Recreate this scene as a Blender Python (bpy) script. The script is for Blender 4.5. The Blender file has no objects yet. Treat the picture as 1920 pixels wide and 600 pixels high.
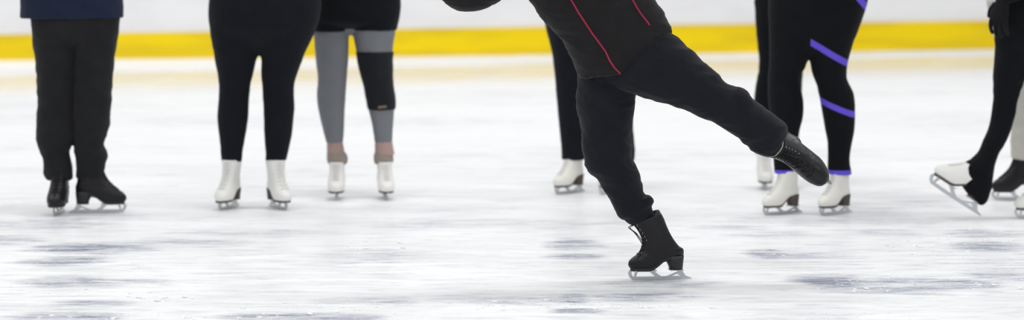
import bpy, bmesh, math, random
from mathutils import Vector, Matrix, noise
from mathutils.bvhtree import BVHTree

random.seed(7)
S = bpy.context.scene
COL = S.collection
# ---------------------------------------------------------------- camera model
F = 5160.0        # focal length in pixels of the 1920 wide frame
CAMH = 1.70       # camera height above the ice
HY = -200.0       # image row of the horizon (above the frame)


def W(px, py, Y):
    """point at distance Y in front of the camera"""
    return Vector(((px - 960.0) * Y / F, Y, CAMH - (py - HY) * Y / F))


def ice_Y(py):
    return CAMH * F / (py - HY)


def ice(px, py):
    return W(px, py, ice_Y(py))


# ---------------------------------------------------------------- materials
def nodes_of(name):
    m = bpy.data.materials.new(name)
    m.use_nodes = True
    nt = m.node_tree
    return m, nt, nt.nodes['Principled BSDF']


def cloth(name, col, rough=0.85, weave=900.0, vary=0.25, sheen=0.25, bump=0.15):
    m, nt, b = nodes_of(name)
    b.inputs['Roughness'].default_value = rough
    b.inputs['Specular IOR Level'].default_value = 0.12
    b.inputs['Sheen Weight'].default_value = sheen * 0.3
    b.inputs['Sheen Roughness'].default_value = 0.5
    tc = nt.nodes.new('ShaderNodeTexCoord')
    n = nt.nodes.new('ShaderNodeTexNoise')
    n.inputs['Scale'].default_value = 14
    n.inputs['Detail'].default_value = 6
    nt.links.new(tc.outputs['Object'], n.inputs['Vector'])
    mx = nt.nodes.new('ShaderNodeMix')
    mx.data_type = 'RGBA'
    c = Vector(col)
    mx.inputs['A'].default_value = (*(c * (1 - vary)), 1)
    mx.inputs['B'].default_value = (*(c * (1 + vary)), 1)
    nt.links.new(n.outputs['Fac'], mx.inputs['Factor'])
    nt.links.new(mx.outputs['Result'], b.inputs['Base Color'])
    n2 = nt.nodes.new('ShaderNodeTexNoise')
    n2.inputs['Scale'].default_value = weave
    nt.links.new(tc.outputs['Object'], n2.inputs['Vector'])
    bp = nt.nodes.new('ShaderNodeBump')
    bp.inputs['Strength'].default_value = bump
    bp.inputs['Distance'].default_value = 0.002
    nt.links.new(n2.outputs['Fac'], bp.inputs['Height'])
    nt.links.new(bp.outputs['Normal'], b.inputs['Normal'])
    return m


def leather(name, col, rough=0.35, bump=0.12, vary=0.08, spec=0.4):
    m, nt, b = nodes_of(name)
    tc = nt.nodes.new('ShaderNodeTexCoord')
    n = nt.nodes.new('ShaderNodeTexNoise')
    n.inputs['Scale'].default_value = 45
    n.inputs['Detail'].default_value = 5
    nt.links.new(tc.outputs['Object'], n.inputs['Vector'])
    mx = nt.nodes.new('ShaderNodeMix')
    mx.data_type = 'RGBA'
    c = Vector(col)
    mx.inputs['A'].default_value = (*(c * (1 - vary)), 1)
    mx.inputs['B'].default_value = (*(c * (1 + vary)), 1)
    nt.links.new(n.outputs['Fac'], mx.inputs['Factor'])
    nt.links.new(mx.outputs['Result'], b.inputs['Base Color'])
    b.inputs['Roughness'].default_value = rough
    b.inputs['Specular IOR Level'].default_value = spec
    bp = nt.nodes.new('ShaderNodeBump')
    bp.inputs['Strength'].default_value = bump
    bp.inputs['Distance'].default_value = 0.01
    nt.links.new(n.outputs['Fac'], bp.inputs['Height'])
    nt.links.new(bp.outputs['Normal'], b.inputs['Normal'])
    return m


def plain(name, col, rough=0.5, metal=0.0, spec=0.5):
    m, nt, b = nodes_of(name)
    b.inputs['Roughness'].default_value = rough
    b.inputs['Metallic'].default_value = metal
    b.inputs['Specular IOR Level'].default_value = spec
    tc = nt.nodes.new('ShaderNodeTexCoord')
    n = nt.nodes.new('ShaderNodeTexNoise')
    n.inputs['Scale'].default_value = 60
    nt.links.new(tc.outputs['Object'], n.inputs['Vector'])
    mx = nt.nodes.new('ShaderNodeMix')
    mx.data_type = 'RGBA'
    c = Vector(col)
    mx.inputs['A'].default_value = (*(c * 0.94), 1)
    mx.inputs['B'].default_value = (*(c * 1.05), 1)
    nt.links.new(n.outputs['Fac'], mx.inputs['Factor'])
    nt.links.new(mx.outputs['Result'], b.inputs['Base Color'])
    return m


M = {}
M['jacket_black'] = cloth('black_jacket_fabric', (0.0135, 0.0130, 0.0142), vary=0.3)
M['trouser_black'] = cloth('black_trouser_fabric', (0.0100, 0.0107, 0.0150), vary=0.3)
M['trouser_charcoal'] = cloth('charcoal_trouser_fabric', (0.0140, 0.0143, 0.0152), vary=0.3)
M['navy'] = cloth('navy_jacket_fabric', (0.0120, 0.0175, 0.0400))
M['legging_black'] = cloth('black_legging_knit', (0.0068, 0.0078, 0.0115), sheen=0.15)
M['legging_dark'] = cloth('black_stretch_knit', (0.0048, 0.0053, 0.0072), sheen=0.12)
M['legging_grey'] = cloth('grey_legging_knit', (0.180, 0.188, 0.205), vary=0.12)
M['shorts_black'] = cloth('black_shorts_fabric', (0.0056, 0.0062, 0.0088), sheen=0.12)
M['sleeve_black'] = cloth('black_knee_sleeve_knit', (0.0140, 0.0150, 0.0185))
M['sock'] = cloth('dusty_pink_sock_knit', (0.40, 0.275, 0.25), vary=0.12)
M['sock_cuff'] = cloth('taupe_sock_knit', (0.30, 0.255, 0.225), vary=0.12)
M['beige'] = cloth('pale_beige_trouser_fabric', (0.50, 0.485, 0.44), vary=0.08)
M['top_grey'] = cloth('dark_top_fabric', (0.03, 0.03, 0.035))
M['top_light'] = cloth('pale_grey_top_fabric', (0.50, 0.49, 0.46), vary=0.08)
M['glove'] = cloth('black_glove_knit', (0.0070, 0.0070, 0.0085))
M['piping'] = cloth('crimson_piping', (0.30, 0.028, 0.060), sheen=0.1)
M['skin'] = leather('skin', (0.55, 0.36, 0.28), rough=0.5, bump=0.03)
M['hair'] = cloth('brown_hair', (0.05, 0.03, 0.02), weave=300)
M['eye'] = plain('eye', (0.05, 0.04, 0.03), 0.15)
M['boot_black'] = leather('black_boot_leather', (0.009, 0.009, 0.011), rough=0.36, spec=0.28, bump=0.3)
M['boot_white'] = leather('white_boot_leather', (0.80, 0.79, 0.765), rough=0.38, bump=0.05, vary=0.03)
M['boot_ivory'] = leather('ivory_boot_leather', (0.78, 0.765, 0.71), rough=0.38, bump=0.05, vary=0.03)
M['sole_brown'] = plain('dark_brown_sole', (0.075, 0.058, 0.050), 0.55)
M['sole_black'] = plain('black_sole', (0.012, 0.012, 0.014), 0.5)
M['lace_white'] = cloth('white_lace', (0.72, 0.71, 0.69))
M['lace_black'] = cloth('black_lace', (0.015, 0.015, 0.016))
M['liner'] = cloth('grey_boot_lining', (0.32, 0.31, 0.29))
M['eyelet'] = plain('steel_eyelet', (0.42, 0.42, 0.42), 0.3, 1.0)
M['steel'] = plain('steel_blade', (0.54, 0.555, 0.57), 0.3, 1.0)
M['gold'] = plain('gold_print', (0.28, 0.20, 0.11), 0.5)


# ---------------------------------------------------------------- objects
def link_mesh(name, bm, mat, parent=None, smooth=True):
    bmesh.ops.recalc_face_normals(bm, faces=bm.faces)
    me = bpy.data.meshes.new(name)
    bm.to_mesh(me)
    bm.free()
    return link_data(name, me, mat, parent, smooth)


def link_data(name, me, mat, parent=None, smooth=True):
    me.materials.clear()
    me.materials.append(mat)
    if smooth:
        me.polygons.foreach_set('use_smooth', [True] * len(me.polygons))
    o = bpy.data.objects.new(name, me)
    COL.objects.link(o)
    if parent is not None:
        o.parent = parent
    return o


def person(loc, label, group='skaters out on the ice'):
    o = bpy.data.objects.new('person', None)
    o.empty_display_size = 0.2
    COL.objects.link(o)
    o.location = loc
    o['label'] = label
    o['category'] = 'person'
    if group:
        o['group'] = group
    return o


# ---------------------------------------------------------------- tubes
def cr(p0, p1, p2, p3, t):
    return 0.5 * ((2 * p1) + (p2 - p0) * t + (2 * p0 - 5 * p1 + 4 * p2 - p3) * t * t
                  + (3 * p1 - p0 - 3 * p2 + p3) * t ** 3)


def tube(bm, rings, seg=28, sub=5, power=1.0, off=Vector((0, 0, 0))):
    """rings: list of (centre, half axis a, half axis b); smooth loft with rounded closed ends"""
    n = len(rings)
    out = []
    for i in range(n - 1):
        r0 = rings[max(i - 1, 0)]
        r1, r2 = rings[i], rings[i + 1]
        r3 = rings[min(i + 2, n - 1)]
        for k in range(sub):
            t = k / sub
            out.append(tuple(cr(r0[j], r1[j], r2[j], r3[j], t) for j in range(3)))
    out.append(rings[-1])
    vs = []
    for c, a, b in out:
        row = []
        for s in range(seg):
            an = 2 * math.pi * s / seg
            ca, sa = math.cos(an), math.sin(an)
            if power != 1.0:
                ca = math.copysign(abs(ca) ** power, ca)
                sa = math.copysign(abs(sa) ** power, sa)
            row.append(bm.verts.new(c + a * ca + b * sa - off))
        vs.append(row)
    for r, q in zip(vs, vs[1:]):
        for s in range(seg):
            bm.faces.new((r[s], r[(s + 1) % seg], q[(s + 1) % seg], q[s]))
    bm.faces.new(vs[0][::-1])
    bm.faces.new(vs[-1])


def frame_tube(bm, pts, rad, seg=10, sub=4, off=Vector((0, 0, 0)), flat=1.0):
    """round tube along a list of points with radius per point"""
    rings = []
    if not isinstance(rad, (list, tuple)):
        rad = [rad] * len(pts)
    prev = None
    for i, p in enumerate(pts):
        t = (pts[min(i + 1, len(pts) - 1)] - pts[max(i - 1, 0)])
        t = t.normalized() if t.length > 1e-9 else Vector((0, 0, 1))
        ref = prev if prev is not None else (Vector((0, 1, 0)) if abs(t.y) < 0.85 else Vector((1, 0, 0)))
        a = (ref - t * ref.dot(t)).normalized()
        b = t.cross(a)
        prev = a
        rings.append((p, a * rad[i], b * rad[i] * flat))
    tube(bm, rings, seg, sub, off=off)


def ball(bm, c, rx, ry, rz, off=Vector((0, 0, 0)), rot=None, seg=20):
    mt = Matrix.Translation(c - off)
    if rot is not None:
        mt = mt @ rot
    mt = mt @ Matrix.Diagonal((rx, ry, rz, 1))
    bmesh.ops.create_uvsphere(bm, u_segments=seg, v_segments=seg // 2 + 2, radius=1.0, matrix=mt)


def LR(xl, yl, xr, yr, Y, ratio=0.9, dY=0.0, b=None):
    """ring whose silhouette passes through the two image points, at distance Y + dY"""
    p, q = W(xl, yl, Y + dY), W(xr, yr, Y + dY)
    c = (p + q) / 2
    a = (q - p) / 2
    return (c, a, Vector((0, b if b is not None else a.length * ratio, 0)))


def rows(tbl, Y, ratio=0.9, dY=0.0):
    out = []
    for r in tbl:
        y, xl, xr = r[:3]
        d = r[3] if len(r) > 3 else 0.0
        rt = r[4] if len(r) > 4 else ratio
        out.append(LR(xl, y, xr, y, Y, rt, dY + d))
    return out


def shrink(rings, k=0.84):
    return [(c, a * k, b * k) for c, a, b in rings]


def union(bm, voxel=0.007, smooth=2, wrinkle=(), seed=0.0):
    """fuse overlapping closed shells into one continuous surface, then fold it a little"""
    bmesh.ops.recalc_face_normals(bm, faces=bm.faces)
    me = bpy.data.meshes.new('tmp')
    bm.to_mesh(me)
    bm.free()
    o = bpy.data.objects.new('tmp', me)
    COL.objects.link(o)
    md = o.modifiers.new('r', 'REMESH')
    md.mode = 'VOXEL'
    md.voxel_size = voxel
    dg = bpy.context.evaluated_depsgraph_get()
    dg.update()
    res = bpy.data.meshes.new_from_object(o.evaluated_get(dg))
    bpy.data.objects.remove(o)
    bpy.data.meshes.remove(me)
    b2 = bmesh.new()
    b2.from_mesh(res)
    for _ in range(smooth):
        bmesh.ops.smooth_vert(b2, verts=b2.verts, factor=0.5, use_axis_x=True, use_axis_y=True, use_axis_z=True)
    b2.normal_update()
    for (amp, sx, sy, sz) in wrinkle:
        mv = []
        for v in b2.verts:
            p = v.co
            q = Vector((p.x * sx + seed, p.y * sy, p.z * sz))
            q2 = q + 0.8 * noise.noise_vector(q * 0.6)
            n = noise.noise(q2)
            n = (1 - abs(n) * 2.2)          # ridged: cloth folds
            mv.append(v.co + v.normal * amp * max(-0.6, n))
        for v, c in zip(b2.verts, mv):
            v.co = c
    bmesh.ops.smooth_vert(b2, verts=b2.verts, factor=0.4, use_axis_x=True, use_axis_y=True, use_axis_z=True)
    b2.to_mesh(res)
    b2.free()
    return res


# ---------------------------------------------------------------- the figure skate
def extrude_poly(bm, pts, t, y0=0.0):
    lo = [bm.verts.new((x, y0 - t / 2, z)) for x, z in pts]
    hi = [bm.verts.new((x, y0 + t / 2, z)) for x, z in pts]
    n = len(pts)
    for i in range(n):
        bm.faces.new((lo[i], lo[(i + 1) % n], hi[(i + 1) % n], hi[i]))
    bm.faces.new(lo[::-1])
    bm.faces.new(hi)


def box(bm, x0, x1, y0, y1, z0, z1):
    v = [bm.verts.new((x, y, z)) for z in (z0, z1) for x, y in ((x0, y0), (x1, y0), (x1, y1), (x0, y1))]
    for f in ((0, 3, 2, 1), (4, 5, 6, 7), (0, 1, 5, 4), (1, 2, 6, 5), (2, 3, 7, 6), (3, 0, 4, 7)):
        bm.faces.new([v[i] for i in f])


BASE = 0.052


def sst(e0, e1, x):
    t = max(0.0, min(1.0, (x - e0) / (e1 - e0)))
    return t * t * (3 - 2 * t)


def lift(x):
    return 0.052 * sst(0.050, -0.050, x)


SL = [  # height, back, front, half width
    (0.000, -0.112, 0.122, 0.036), (0.006, -0.116, 0.133, 0.042), (0.020, -0.118, 0.140, 0.045),
    (0.036, -0.119, 0.136, 0.0455), (0.050, -0.119, 0.122, 0.0445), (0.064, -0.118, 0.102, 0.0425),
    (0.080, -0.116, 0.080, 0.0405), (0.098, -0.113, 0.060, 0.0390), (0.116, -0.110, 0.044, 0.0385),
    (0.136, -0.107, 0.032, 0.0390), (0.160, -0.106, 0.022, 0.0410), (0.184, -0.108, 0.015, 0.0440),
    (0.206, -0.111, 0.012, 0.0470)]


def slice_at(h):
    for a, b in zip(SL, SL[1:]):
        if a[0] <= h <= b[0]:
            t = (h - a[0]) / (b[0] - a[0])
            return [a[i] + (b[i] - a[i]) * t for i in range(4)]
    return list(SL[-1])


def foot_width(x):
    # sole print: round ball, narrow waist, round heel
    return 1.0 - 0.20 * math.exp(-((x + 0.03) / 0.045) ** 2) - 0.10 * sst(-0.05, -0.11, x)


def outline(back, front, hw, low, seg=40, grow=0.0):
    xc, a = (back + front) / 2, (front - back) / 2 + grow
    pts = []
    for s in range(seg):
        an = 2 * math.pi * s / seg
        c, si = math.cos(an), math.sin(an)
        x = xc + a * math.copysign(abs(c) ** 0.85, c)
        y = (hw + grow) * math.copysign(abs(si) ** 0.85, si)
        y *= 1 + (foot_width(x) - 1) * low
        pts.append((x, y))
    return pts


def ice_skate(parent, mw, boot_mat, sole_mat, lace_mat, s=1.0, lean=0.0, top=0.206, side=0.0,
              label=None, loose=False, lining=False, wide=1.0, tilt=0.0):
    """mw: world matrix of a frame on the blade: x to the toe, z up through the boot"""
    def bend(x, y, h):
        k = max(0.0, h - 0.075)
        return Vector((x + lean * k, y * wide + side * k, BASE + h + lift(x) * max(0.0, 1 - h / 0.10) - tilt * (x + 0.045) * sst(0.11, top, h)))
    bm = bmesh.new()
    hs = [h for h, *_ in SL if h < top - 0.004] + [top]
    fine = []
    for a, b in zip(hs, hs[1:]):
        fine += [a, (a + b) / 2]
    fine.append(hs[-1])
    prev = None
    for h in fine:
        _, bk, fr, hw = slice_at(h)
        low = max(0.0, 1 - h / 0.05)
        row = [bm.verts.new(bend(x, y, h)) for x, y in outline(bk, fr, hw, low)]
        if prev:
            n = len(row)
            for i in range(n):
                bm.faces.new((prev[i], prev[(i + 1) % n], row[(i + 1) % n], row[i]))
        else:
            bm.faces.new(row[::-1])
        prev = row
    # collar rolls inwards
    _, bk, fr, hw = slice_at(top)
    row = [bm.verts.new(bend(x, y, top - 0.02)) for x, y in outline(bk + 0.012, fr - 0.012, hw - 0.010, 0)]
    n = len(row)
    for i in range(n):
        bm.faces.new((prev[i], prev[(i + 1) % n], row[(i + 1) % n], row[i]))
    bm.faces.new(row)
    boot = link_mesh('ice_skate', bm, boot_mat, parent)
    if label:
        boot['label'] = label
    boot.matrix_world = Matrix()
    base = Matrix.Translation(-parent.location) @ mw @ Matrix.Diagonal((s, s, s, 1))
    boot.matrix_basis = base
    # sole
    bm = bmesh.new()
    prev = None
    for dz, g in ((-0.008, 0.001), (-0.007, 0.003), (0.003, 0.004), (0.006, 0.001)):
        row = []
        for x, y in outline(-0.112, 0.126, 0.038, 1.0, grow=g):
            row.append(bm.verts.new((x, y * wide, BASE + dz + lift(x))))
        if prev:
            for i in range(len(row)):
                bm.faces.new((prev[i], prev[(i + 1) % len(row)], row[(i + 1) % len(row)], row[i]))
        else:
            bm.faces.new(row[::-1])
        prev = row
    bm.faces.new(prev)
    link_mesh('sole', bm, sole_mat, boot)
    # heel block
    bm = bmesh.new()
    prev = None
    for z, x0, x1, hw in ((BASE - 0.006, -0.113, -0.052, 0.029), (BASE + 0.010, -0.1145, -0.049, 0.030),
                          (BASE + 0.034, -0.117, -0.037, 0.033), (BASE + 0.058, -0.119, -0.032, 0.036)):
        row = []
        for x, y in outline(x0, x1, hw, 0.0, seg=24):
            xx = x if x < (x0 + x1) / 2 else min(x1, (x0 + x1) / 2 + (x - (x0 + x1) / 2) * 1.0)
            row.append(bm.verts.new((xx, y * wide, z)))
        if prev:
            for i in range(len(row)):
                bm.faces.new((prev[i], prev[(i + 1) % len(row)], row[(i + 1) % len(row)], row[i]))
        else:
            bm.faces.new(row[::-1])
        prev = row
    bm.faces.new(prev)
    link_mesh('heel', bm, sole_mat, boot)
    # blade: runner, toe pick, stanchions, plates
    bm = bmesh.new()
    lower, upper = [], []
    N = 22
    for i in range(N + 1):
        x = -0.155 + (0.118 + 0.155) * i / N
        lower.append((x, 0.16 * max(0, x - 0.0) ** 2 * 1.6 + 0.10 * min(0, x) ** 2))
        upper.append((x, 0.017 - 0.010 * sst(-0.125, -0.158, x) + 0.02 * max(0, x - 0.05) * 1.0))
    teeth = [(0.122, 0.003), (0.123, 0.010), (0.129, 0.008), (0.129, 0.016), (0.136, 0.016), (0.135, 0.025), (0.140, 0.028)]
    extrude_poly(bm, lower + teeth + [(0.139, 0.040), (0.130, 0.050), (0.118, 0.050), (0.125, 0.036), (0.119, 0.022)]
                 + upper[::-1], 0.0042)
    th = 0.0075
    extrude_poly(bm, [(0.092, 0.050), (0.104, 0.015), (0.114, 0.016), (0.106, 0.050)], 0.006)
    extrude_poly(bm, [(0.028, 0.050), (0.000, 0.026), (-0.018, 0.015), (0.012, 0.014), (0.026, 0.026), (0.052, 0.050)], th)
    extrude_poly(bm, [(-0.100, 0.050), (-0.088, 0.036), (-0.060, 0.024), (-0.030, 0.014), (-0.056, 0.014), (-0.086, 0.026),
                      (-0.112, 0.014), (-0.130, 0.014), (-0.116, 0.034), (-0.112, 0.050)], th)
    box(bm, 0.012, 0.112, -0.027, 0.027, 0.0435, 0.0475)
    box(bm, -0.114, -0.050, -0.024, 0.024, 0.0435, 0.0475)
    for (x, y) in ((0.02, 0.018), (0.02, -0.018), (0.1, 0.018), (0.1, -0.018), (-0.06, 0.016), (-0.06, -0.016), (-0.105, 0.016), (-0.105, -0.016)):
        bmesh.ops.create_cone(bm, cap_ends=True, segments=8, radius1=0.003, radius2=0.004, depth=0.003,
                              matrix=Matrix.Translation((x, y, 0.0425)))
    link_mesh('blade', bm, M['steel'], boot, smooth=False)
    # laces criss-crossing the tongue
    bm = bmesh.new()
    hh = [0.068 + i * (top - 0.082) / 7 for i in range(8)]

    def fp(h, y):
        _, bk, fr, hw = slice_at(h)
        xc, a = (bk + fr) / 2, (fr - bk) / 2
        c = max(0.0, 1 - (abs(y) / hw) ** (2 / 0.85)) ** 0.5
        return bend(xc + a * c ** 0.85 + 0.0015, y, h)
    for i, h in enumerate(hh):
        frame_tube(bm, [fp(h, y) for y in (-0.021, -0.012, 0, 0.012, 0.021)], 0.0024, 6, 2)
        if i < len(hh) - 1:
            h2 = hh[i + 1]
            frame_tube(bm, [fp(h + (h2 - h) * t, -0.020 + 0.040 * t) for t in (0, 0.33, 0.66, 1)], 0.0022, 6, 2)
            frame_tube(bm, [fp(h + (h2 - h) * t, 0.020 - 0.040 * t) for t in (0, 0.33, 0.66, 1)], 0.0022, 6, 2)
    if loose:
        p = fp(hh[3], 0.0)
        for sgn in (1, -1):
            frame_tube(bm, [fp(hh[-1], 0.004 * sgn), fp(hh[-1], 0.0) + Vector((0.022, 0.016 * sgn, -0.012)),
                            fp(hh[-3], 0.0) + Vector((0.020, 0.020 * sgn, 0)), fp(hh[-5], 0.0) + Vector((0.008, 0.024 * sgn, 0)),
                            fp(hh[-6], 0.014 * sgn) + Vector((0.001, 0, 0))], 0.0022, 6, 5)
    link_mesh('laces', bm, lace_mat, boot)
    if lining:
        bm = bmesh.new()
        _, bk, fr, hw = slice_at(top)
        pts = [bend(x, y, top + 0.004) for x, y in outline(bk + 0.003, fr - 0.003, hw - 0.003, 0, seg=24)]
        frame_tube(bm, pts + [pts[0]], 0.0030, 6, 2)
        link_mesh('padded_collar', bm, M['liner'], boot)
    if loose:
        first = None
        for h in hh[3:]:
            for y in (-0.026, 0.026):
                if first is None:
                    bm = bmesh.new()
                    bmesh.ops.create_uvsphere(bm, u_segments=8, v_segments=6, radius=0.0024)
                    e = first = link_mesh('eyelet', bm, M['eyelet'], boot)
                else:
                    e = first.copy()
                    COL.objects.link(e)
                e.location = fp(h, y)
    return boot


def stand(px, py, ang):
    """skate standing on the ice; ang: heading of the toe, 180 = picture left, 270 = towards the camera"""
    return Matrix.Translation(ice(px, py)) @ Matrix.Rotation(math.radians(ang), 4, 'Z')


def under(px, Y, ang, s):
    """skate standing on the ice with its shaft under the ankle at column px, distance Y"""
    r = Matrix.Rotation(math.radians(ang), 4, 'Z')
    p = W(px, 0, Y)
    return Matrix.Translation(Vector((p.x, p.y, 0)) + r @ Vector((0.045 * s, 0, 0))) @ r


def foot(bm, mw, s, off, lean=0.0, k=1.0):
    """bare foot inside a boot, from above the collar to the toes"""
    pts = [(-0.048 + lean * 0.165, 0.24), (-0.048 + lean * 0.085, 0.16), (-0.050, 0.105), (-0.010, 0.075), (0.045, 0.045), (0.095, 0.030)]
    frame_tube(bm, [mw @ Vector((x * s, 0, (BASE + h) * s)) for x, h in pts], [q * s * k for q in (.035, .032, .033, .030, .024, .017)], 12, 3, off=off)


# ---------------------------------------------------------------- upper bodies (mostly above the frame)
def frame_axes(up, face):
    up = up.normalized()
    f = face - up * face.dot(up)
    f = f.normalized()
    return up, f, f.cross(up)       # up, forward, right hand side


def hand(bm, wrist, d, palm_n, off, k=1.0):
    """palm, four fingers and a thumb, slightly curled"""
    d = d.normalized()
    n = (palm_n - d * palm_n.dot(d)).normalized()
    sde = d.cross(n)
    tube(bm, [(wrist - d * 0.02 * k, sde * 0.026 * k, n * 0.019 * k), (wrist + d * 0.02 * k, sde * 0.030 * k, n * 0.017 * k),
              (wrist + d * 0.06 * k, sde * 0.040 * k, n * 0.015 * k), (wrist + d * 0.09 * k, sde * 0.040 * k, n * 0.012 * k)],
         16, 3, off=off)
    for i, L in enumerate((0.066, 0.078, 0.074, 0.058)):
        y = (-0.030 + 0.020 * i) * k
        p0 = wrist + d * 0.078 * k + sde * y
        p1 = p0 + d * L * 0.45 * k + sde * y * 0.12 + n * 0.006 * k
        p2 = p1 + d * L * 0.34 * k + n * 0.016 * k
        p3 = p2 + d * L * 0.20 * k + n * 0.018 * k
        frame_tube(bm, [p0, p1, p2, p3], [0.0095 * k, 0.0090 * k, 0.0082 * k, 0.0065 * k], 10, 3, off=off)
    p0 = wrist + d * 0.025 * k - sde * 0.026 * k
    frame_tube(bm, [p0, p0 + d * 0.030 * k - sde * 0.022 * k + n * 0.010 * k, p0 + d * 0.058 * k - sde * 0.028 * k + n * 0.022 * k],
               [0.013 * k, 0.0105 * k, 0.008 * k], 10, 3, off=off)


def upper_body(root, bm_body, hip, up, face, top_mat, bottom_rings=None, wide=1.0, size=1.0, arms='down', hair_len=0.0,
               arm_pts=None, gloves=(), top_name='sweater', voxel=0.008, wrinkle=((0.004, 9, 9, 14),), torso_rings=None,
               sleeve_r=(0.066, 0.054, 0.047, 0.043), head_up=None, head_face=None):
    off = root.location
    U, Fw, R = frame_axes(up, face)
    k = size
    bt = bmesh.new()

    def at(r, f, u):
        return hip + (R * r + Fw * f + U * u) * k
    # bare body torso, neck
    tb = [(at(0, 0, -0.03), R * 0.150 * wide * k, Fw * 0.105 * k), (at(0, 0, 0.10), R * 0.132 * wide * k, Fw * 0.095 * k),
          (at(0, 0.005, 0.25), R * 0.142 * wide * k, Fw * 0.100 * k), (at(0, 0.005, 0.38), R * 0.158 * k, Fw * 0.100 * k),
          (at(0, -0.005, 0.46), R * 0.150 * k, Fw * 0.080 * k), (at(0, 0, 0.50), R * 0.075 * k, Fw * 0.062 * k),
          (at(0, 0.005, 0.56), R * 0.054 * k, Fw * 0.054 * k), (at(0, 0.015, 0.63), R * 0.052 * k, Fw * 0.055 * k)]
    tube(bm_body, tb, 24, 4, off=off)
    # head
    HU, HF, HR = frame_axes(head_up or U, head_face or Fw)
    hc = at(0, 0.03, 0.72)

    def ah(r, f, u):
        return hc + (HR * r + HF * f + HU * u) * k
    rot = Matrix((HR, HF, HU)).transposed().to_4x4()
    ball(bm_body, ah(0, -0.008, 0.02), 0.075 * k, 0.095 * k, 0.100 * k, off, rot)
    ball(bm_body, ah(0, 0.022, -0.045), 0.058 * k, 0.066 * k, 0.072 * k, off, rot)
    ball(bm_body, ah(0, 0.060, -0.090), 0.026 * k, 0.022 * k, 0.022 * k, off, rot)
    frame_tube(bm_body, [ah(0, 0.080, 0.012), ah(0, 0.096, -0.018), ah(0, 0.102, -0.036), ah(0, 0.084, -0.042)],
               [0.009 * k, 0.011 * k, 0.015 * k, 0.010 * k], 10, 3, off=off)
    frame_tube(bm_body, [ah(-0.024, 0.080, -0.064), ah(0, 0.090, -0.063), ah(0.024, 0.080, -0.064)], 0.0085 * k, 8, 3, off=off)
    for sg in (-1, 1):
        ball(bm_body, ah(sg * 0.076, -0.008, -0.005), 0.011 * k, 0.020 * k, 0.032 * k, off, rot)
        frame_tube(bm_body, [ah(sg * 0.014, 0.084, 0.024), ah(sg * 0.034, 0.082, 0.028), ah(sg * 0.052, 0.066, 0.020)], 0.008 * k, 8, 3, off=off)
    # torso garment
    if torso_rings is None:
        torso_rings = [(at(0, 0, 0.03), R * 0.175 * wide * k, Fw * 0.130 * k), (at(0, 0, 0.12), R * 0.165 * wide * k, Fw * 0.125 * k),
                       (at(0, 0.005, 0.25), R * 0.168 * wide * k, Fw * 0.128 * k)]
    tr = list(torso_rings) + [(at(0, 0.005, 0.38), R * 0.182 * k, Fw * 0.126 * k), (at(0, -0.005, 0.46), R * 0.170 * k, Fw * 0.100 * k),
                              (at(0, 0, 0.515), R * 0.080 * k, Fw * 0.074 * k), (at(0, 0.005, 0.555), R * 0.066 * k, Fw * 0.066 * k)]
    tube(bt, tr, 32, 4, off=off)
    for sg in (-1, 1):
        if arm_pts and sg in arm_pts:
            sh, el, wr, hd = arm_pts[sg]
        elif arms == 'down':
            sh, el, wr = at(sg * 0.185, 0, 0.44), at(sg * 0.235 * max(1, wide), -0.02, 0.15), at(sg * 0.225 * max(1, wide), 0.05, -0.06)
            hd = at(sg * 0.22 * max(1, wide), 0.07, -0.16)
        else:   # hands on the hips / in front
            sh, el, wr = at(sg * 0.185, 0, 0.44), at(sg * 0.245 * max(1, wide), -0.01, 0.17), at(sg * 0.10, 0.17, 0.19)
            hd = at(sg * 0.02, 0.19, 0.20)
        mid = (sh + el) / 2
        frame_tube(bm_body, [at(sg * 0.12, 0, 0.44), sh, mid, el, (el + wr) / 2, wr], [0.055 * k, 0.052 * k, 0.046 * k, 0.038 * k, 0.037 * k, 0.026 * k], 14, 3, off=off)
        hand_bm = bm_body
        hd_dir = hd - wr
        if sg in gloves:
            gb = bmesh.new()
            hand(gb, wr, hd_dir, gloves[sg], off, k * 1.3)
            link_data('glove', union(gb, 0.004, 1), M['glove'], root)
        else:
            hand(bm_body, wr, hd_dir, R * -sg, off, k)
        r = sleeve_r
        frame_tube(bt, [at(sg * 0.11, 0, 0.44), sh, mid, el, (el + wr) / 2, wr - hd_dir.normalized() * 0.01],
                   [0.072 * k, r[0] * k, r[0] * 0.94 * k, r[1] * k, r[2] * k, r[3] * k], 20, 4, off=off)
    me = union(bt, voxel, 2, wrinkle, seed=off.x)
    top = link_data(top_name, me, top_mat, root)
    # hair
    bh = bmesh.new()
    ball(bh, ah(0, -0.020, 0.034), 0.084 * k, 0.098 * k, 0.098 * k, off, rot)
    ball(bh, ah(0, -0.050, -0.020), 0.076 * k, 0.066 * k, 0.085 * k, off, rot)
    if hair_len:
        frame_tube(bh, [ah(0, -0.105, 0.06), ah(0, -0.150, 0.03), ah(0, -0.150, -hair_len * 0.6), ah(0, -0.135, -hair_len)],
                   [0.025 * k, 0.034 * k, 0.028 * k, 0.008 * k], 12, 4, off=off)
    link_data('hair', union(bh, 0.008, 2, ((0.003, 40, 40, 12),)), M['hair'], root)
    for sg in (-1, 1):
        be = bmesh.new()
        ball(be, ah(sg * 0.031, 0.078, 0.006), 0.011 * k, 0.008 * k, 0.007 * k, off, rot, 10)
        link_mesh('eye', be, M['eye'], root)
    body = link_data('body', union(bm_body, 0.0065, 2), M['skin'], root)
    return top


Yd = Vector((0, 1, 0))
FACE_CAM = Vector((0, -1, 0))
UPV = Vector((0, 0, 1))


def legs_on(root, name, mat, parts, voxel=0.007, wrinkle=(), smooth=2):
    bm = bmesh.new()
    for p in parts:
        tube(bm, p, 32, 6, off=root.location)
    return link_data(name, union(bm, voxel, smooth, wrinkle, seed=root.location.x * 3), mat, root)


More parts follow.
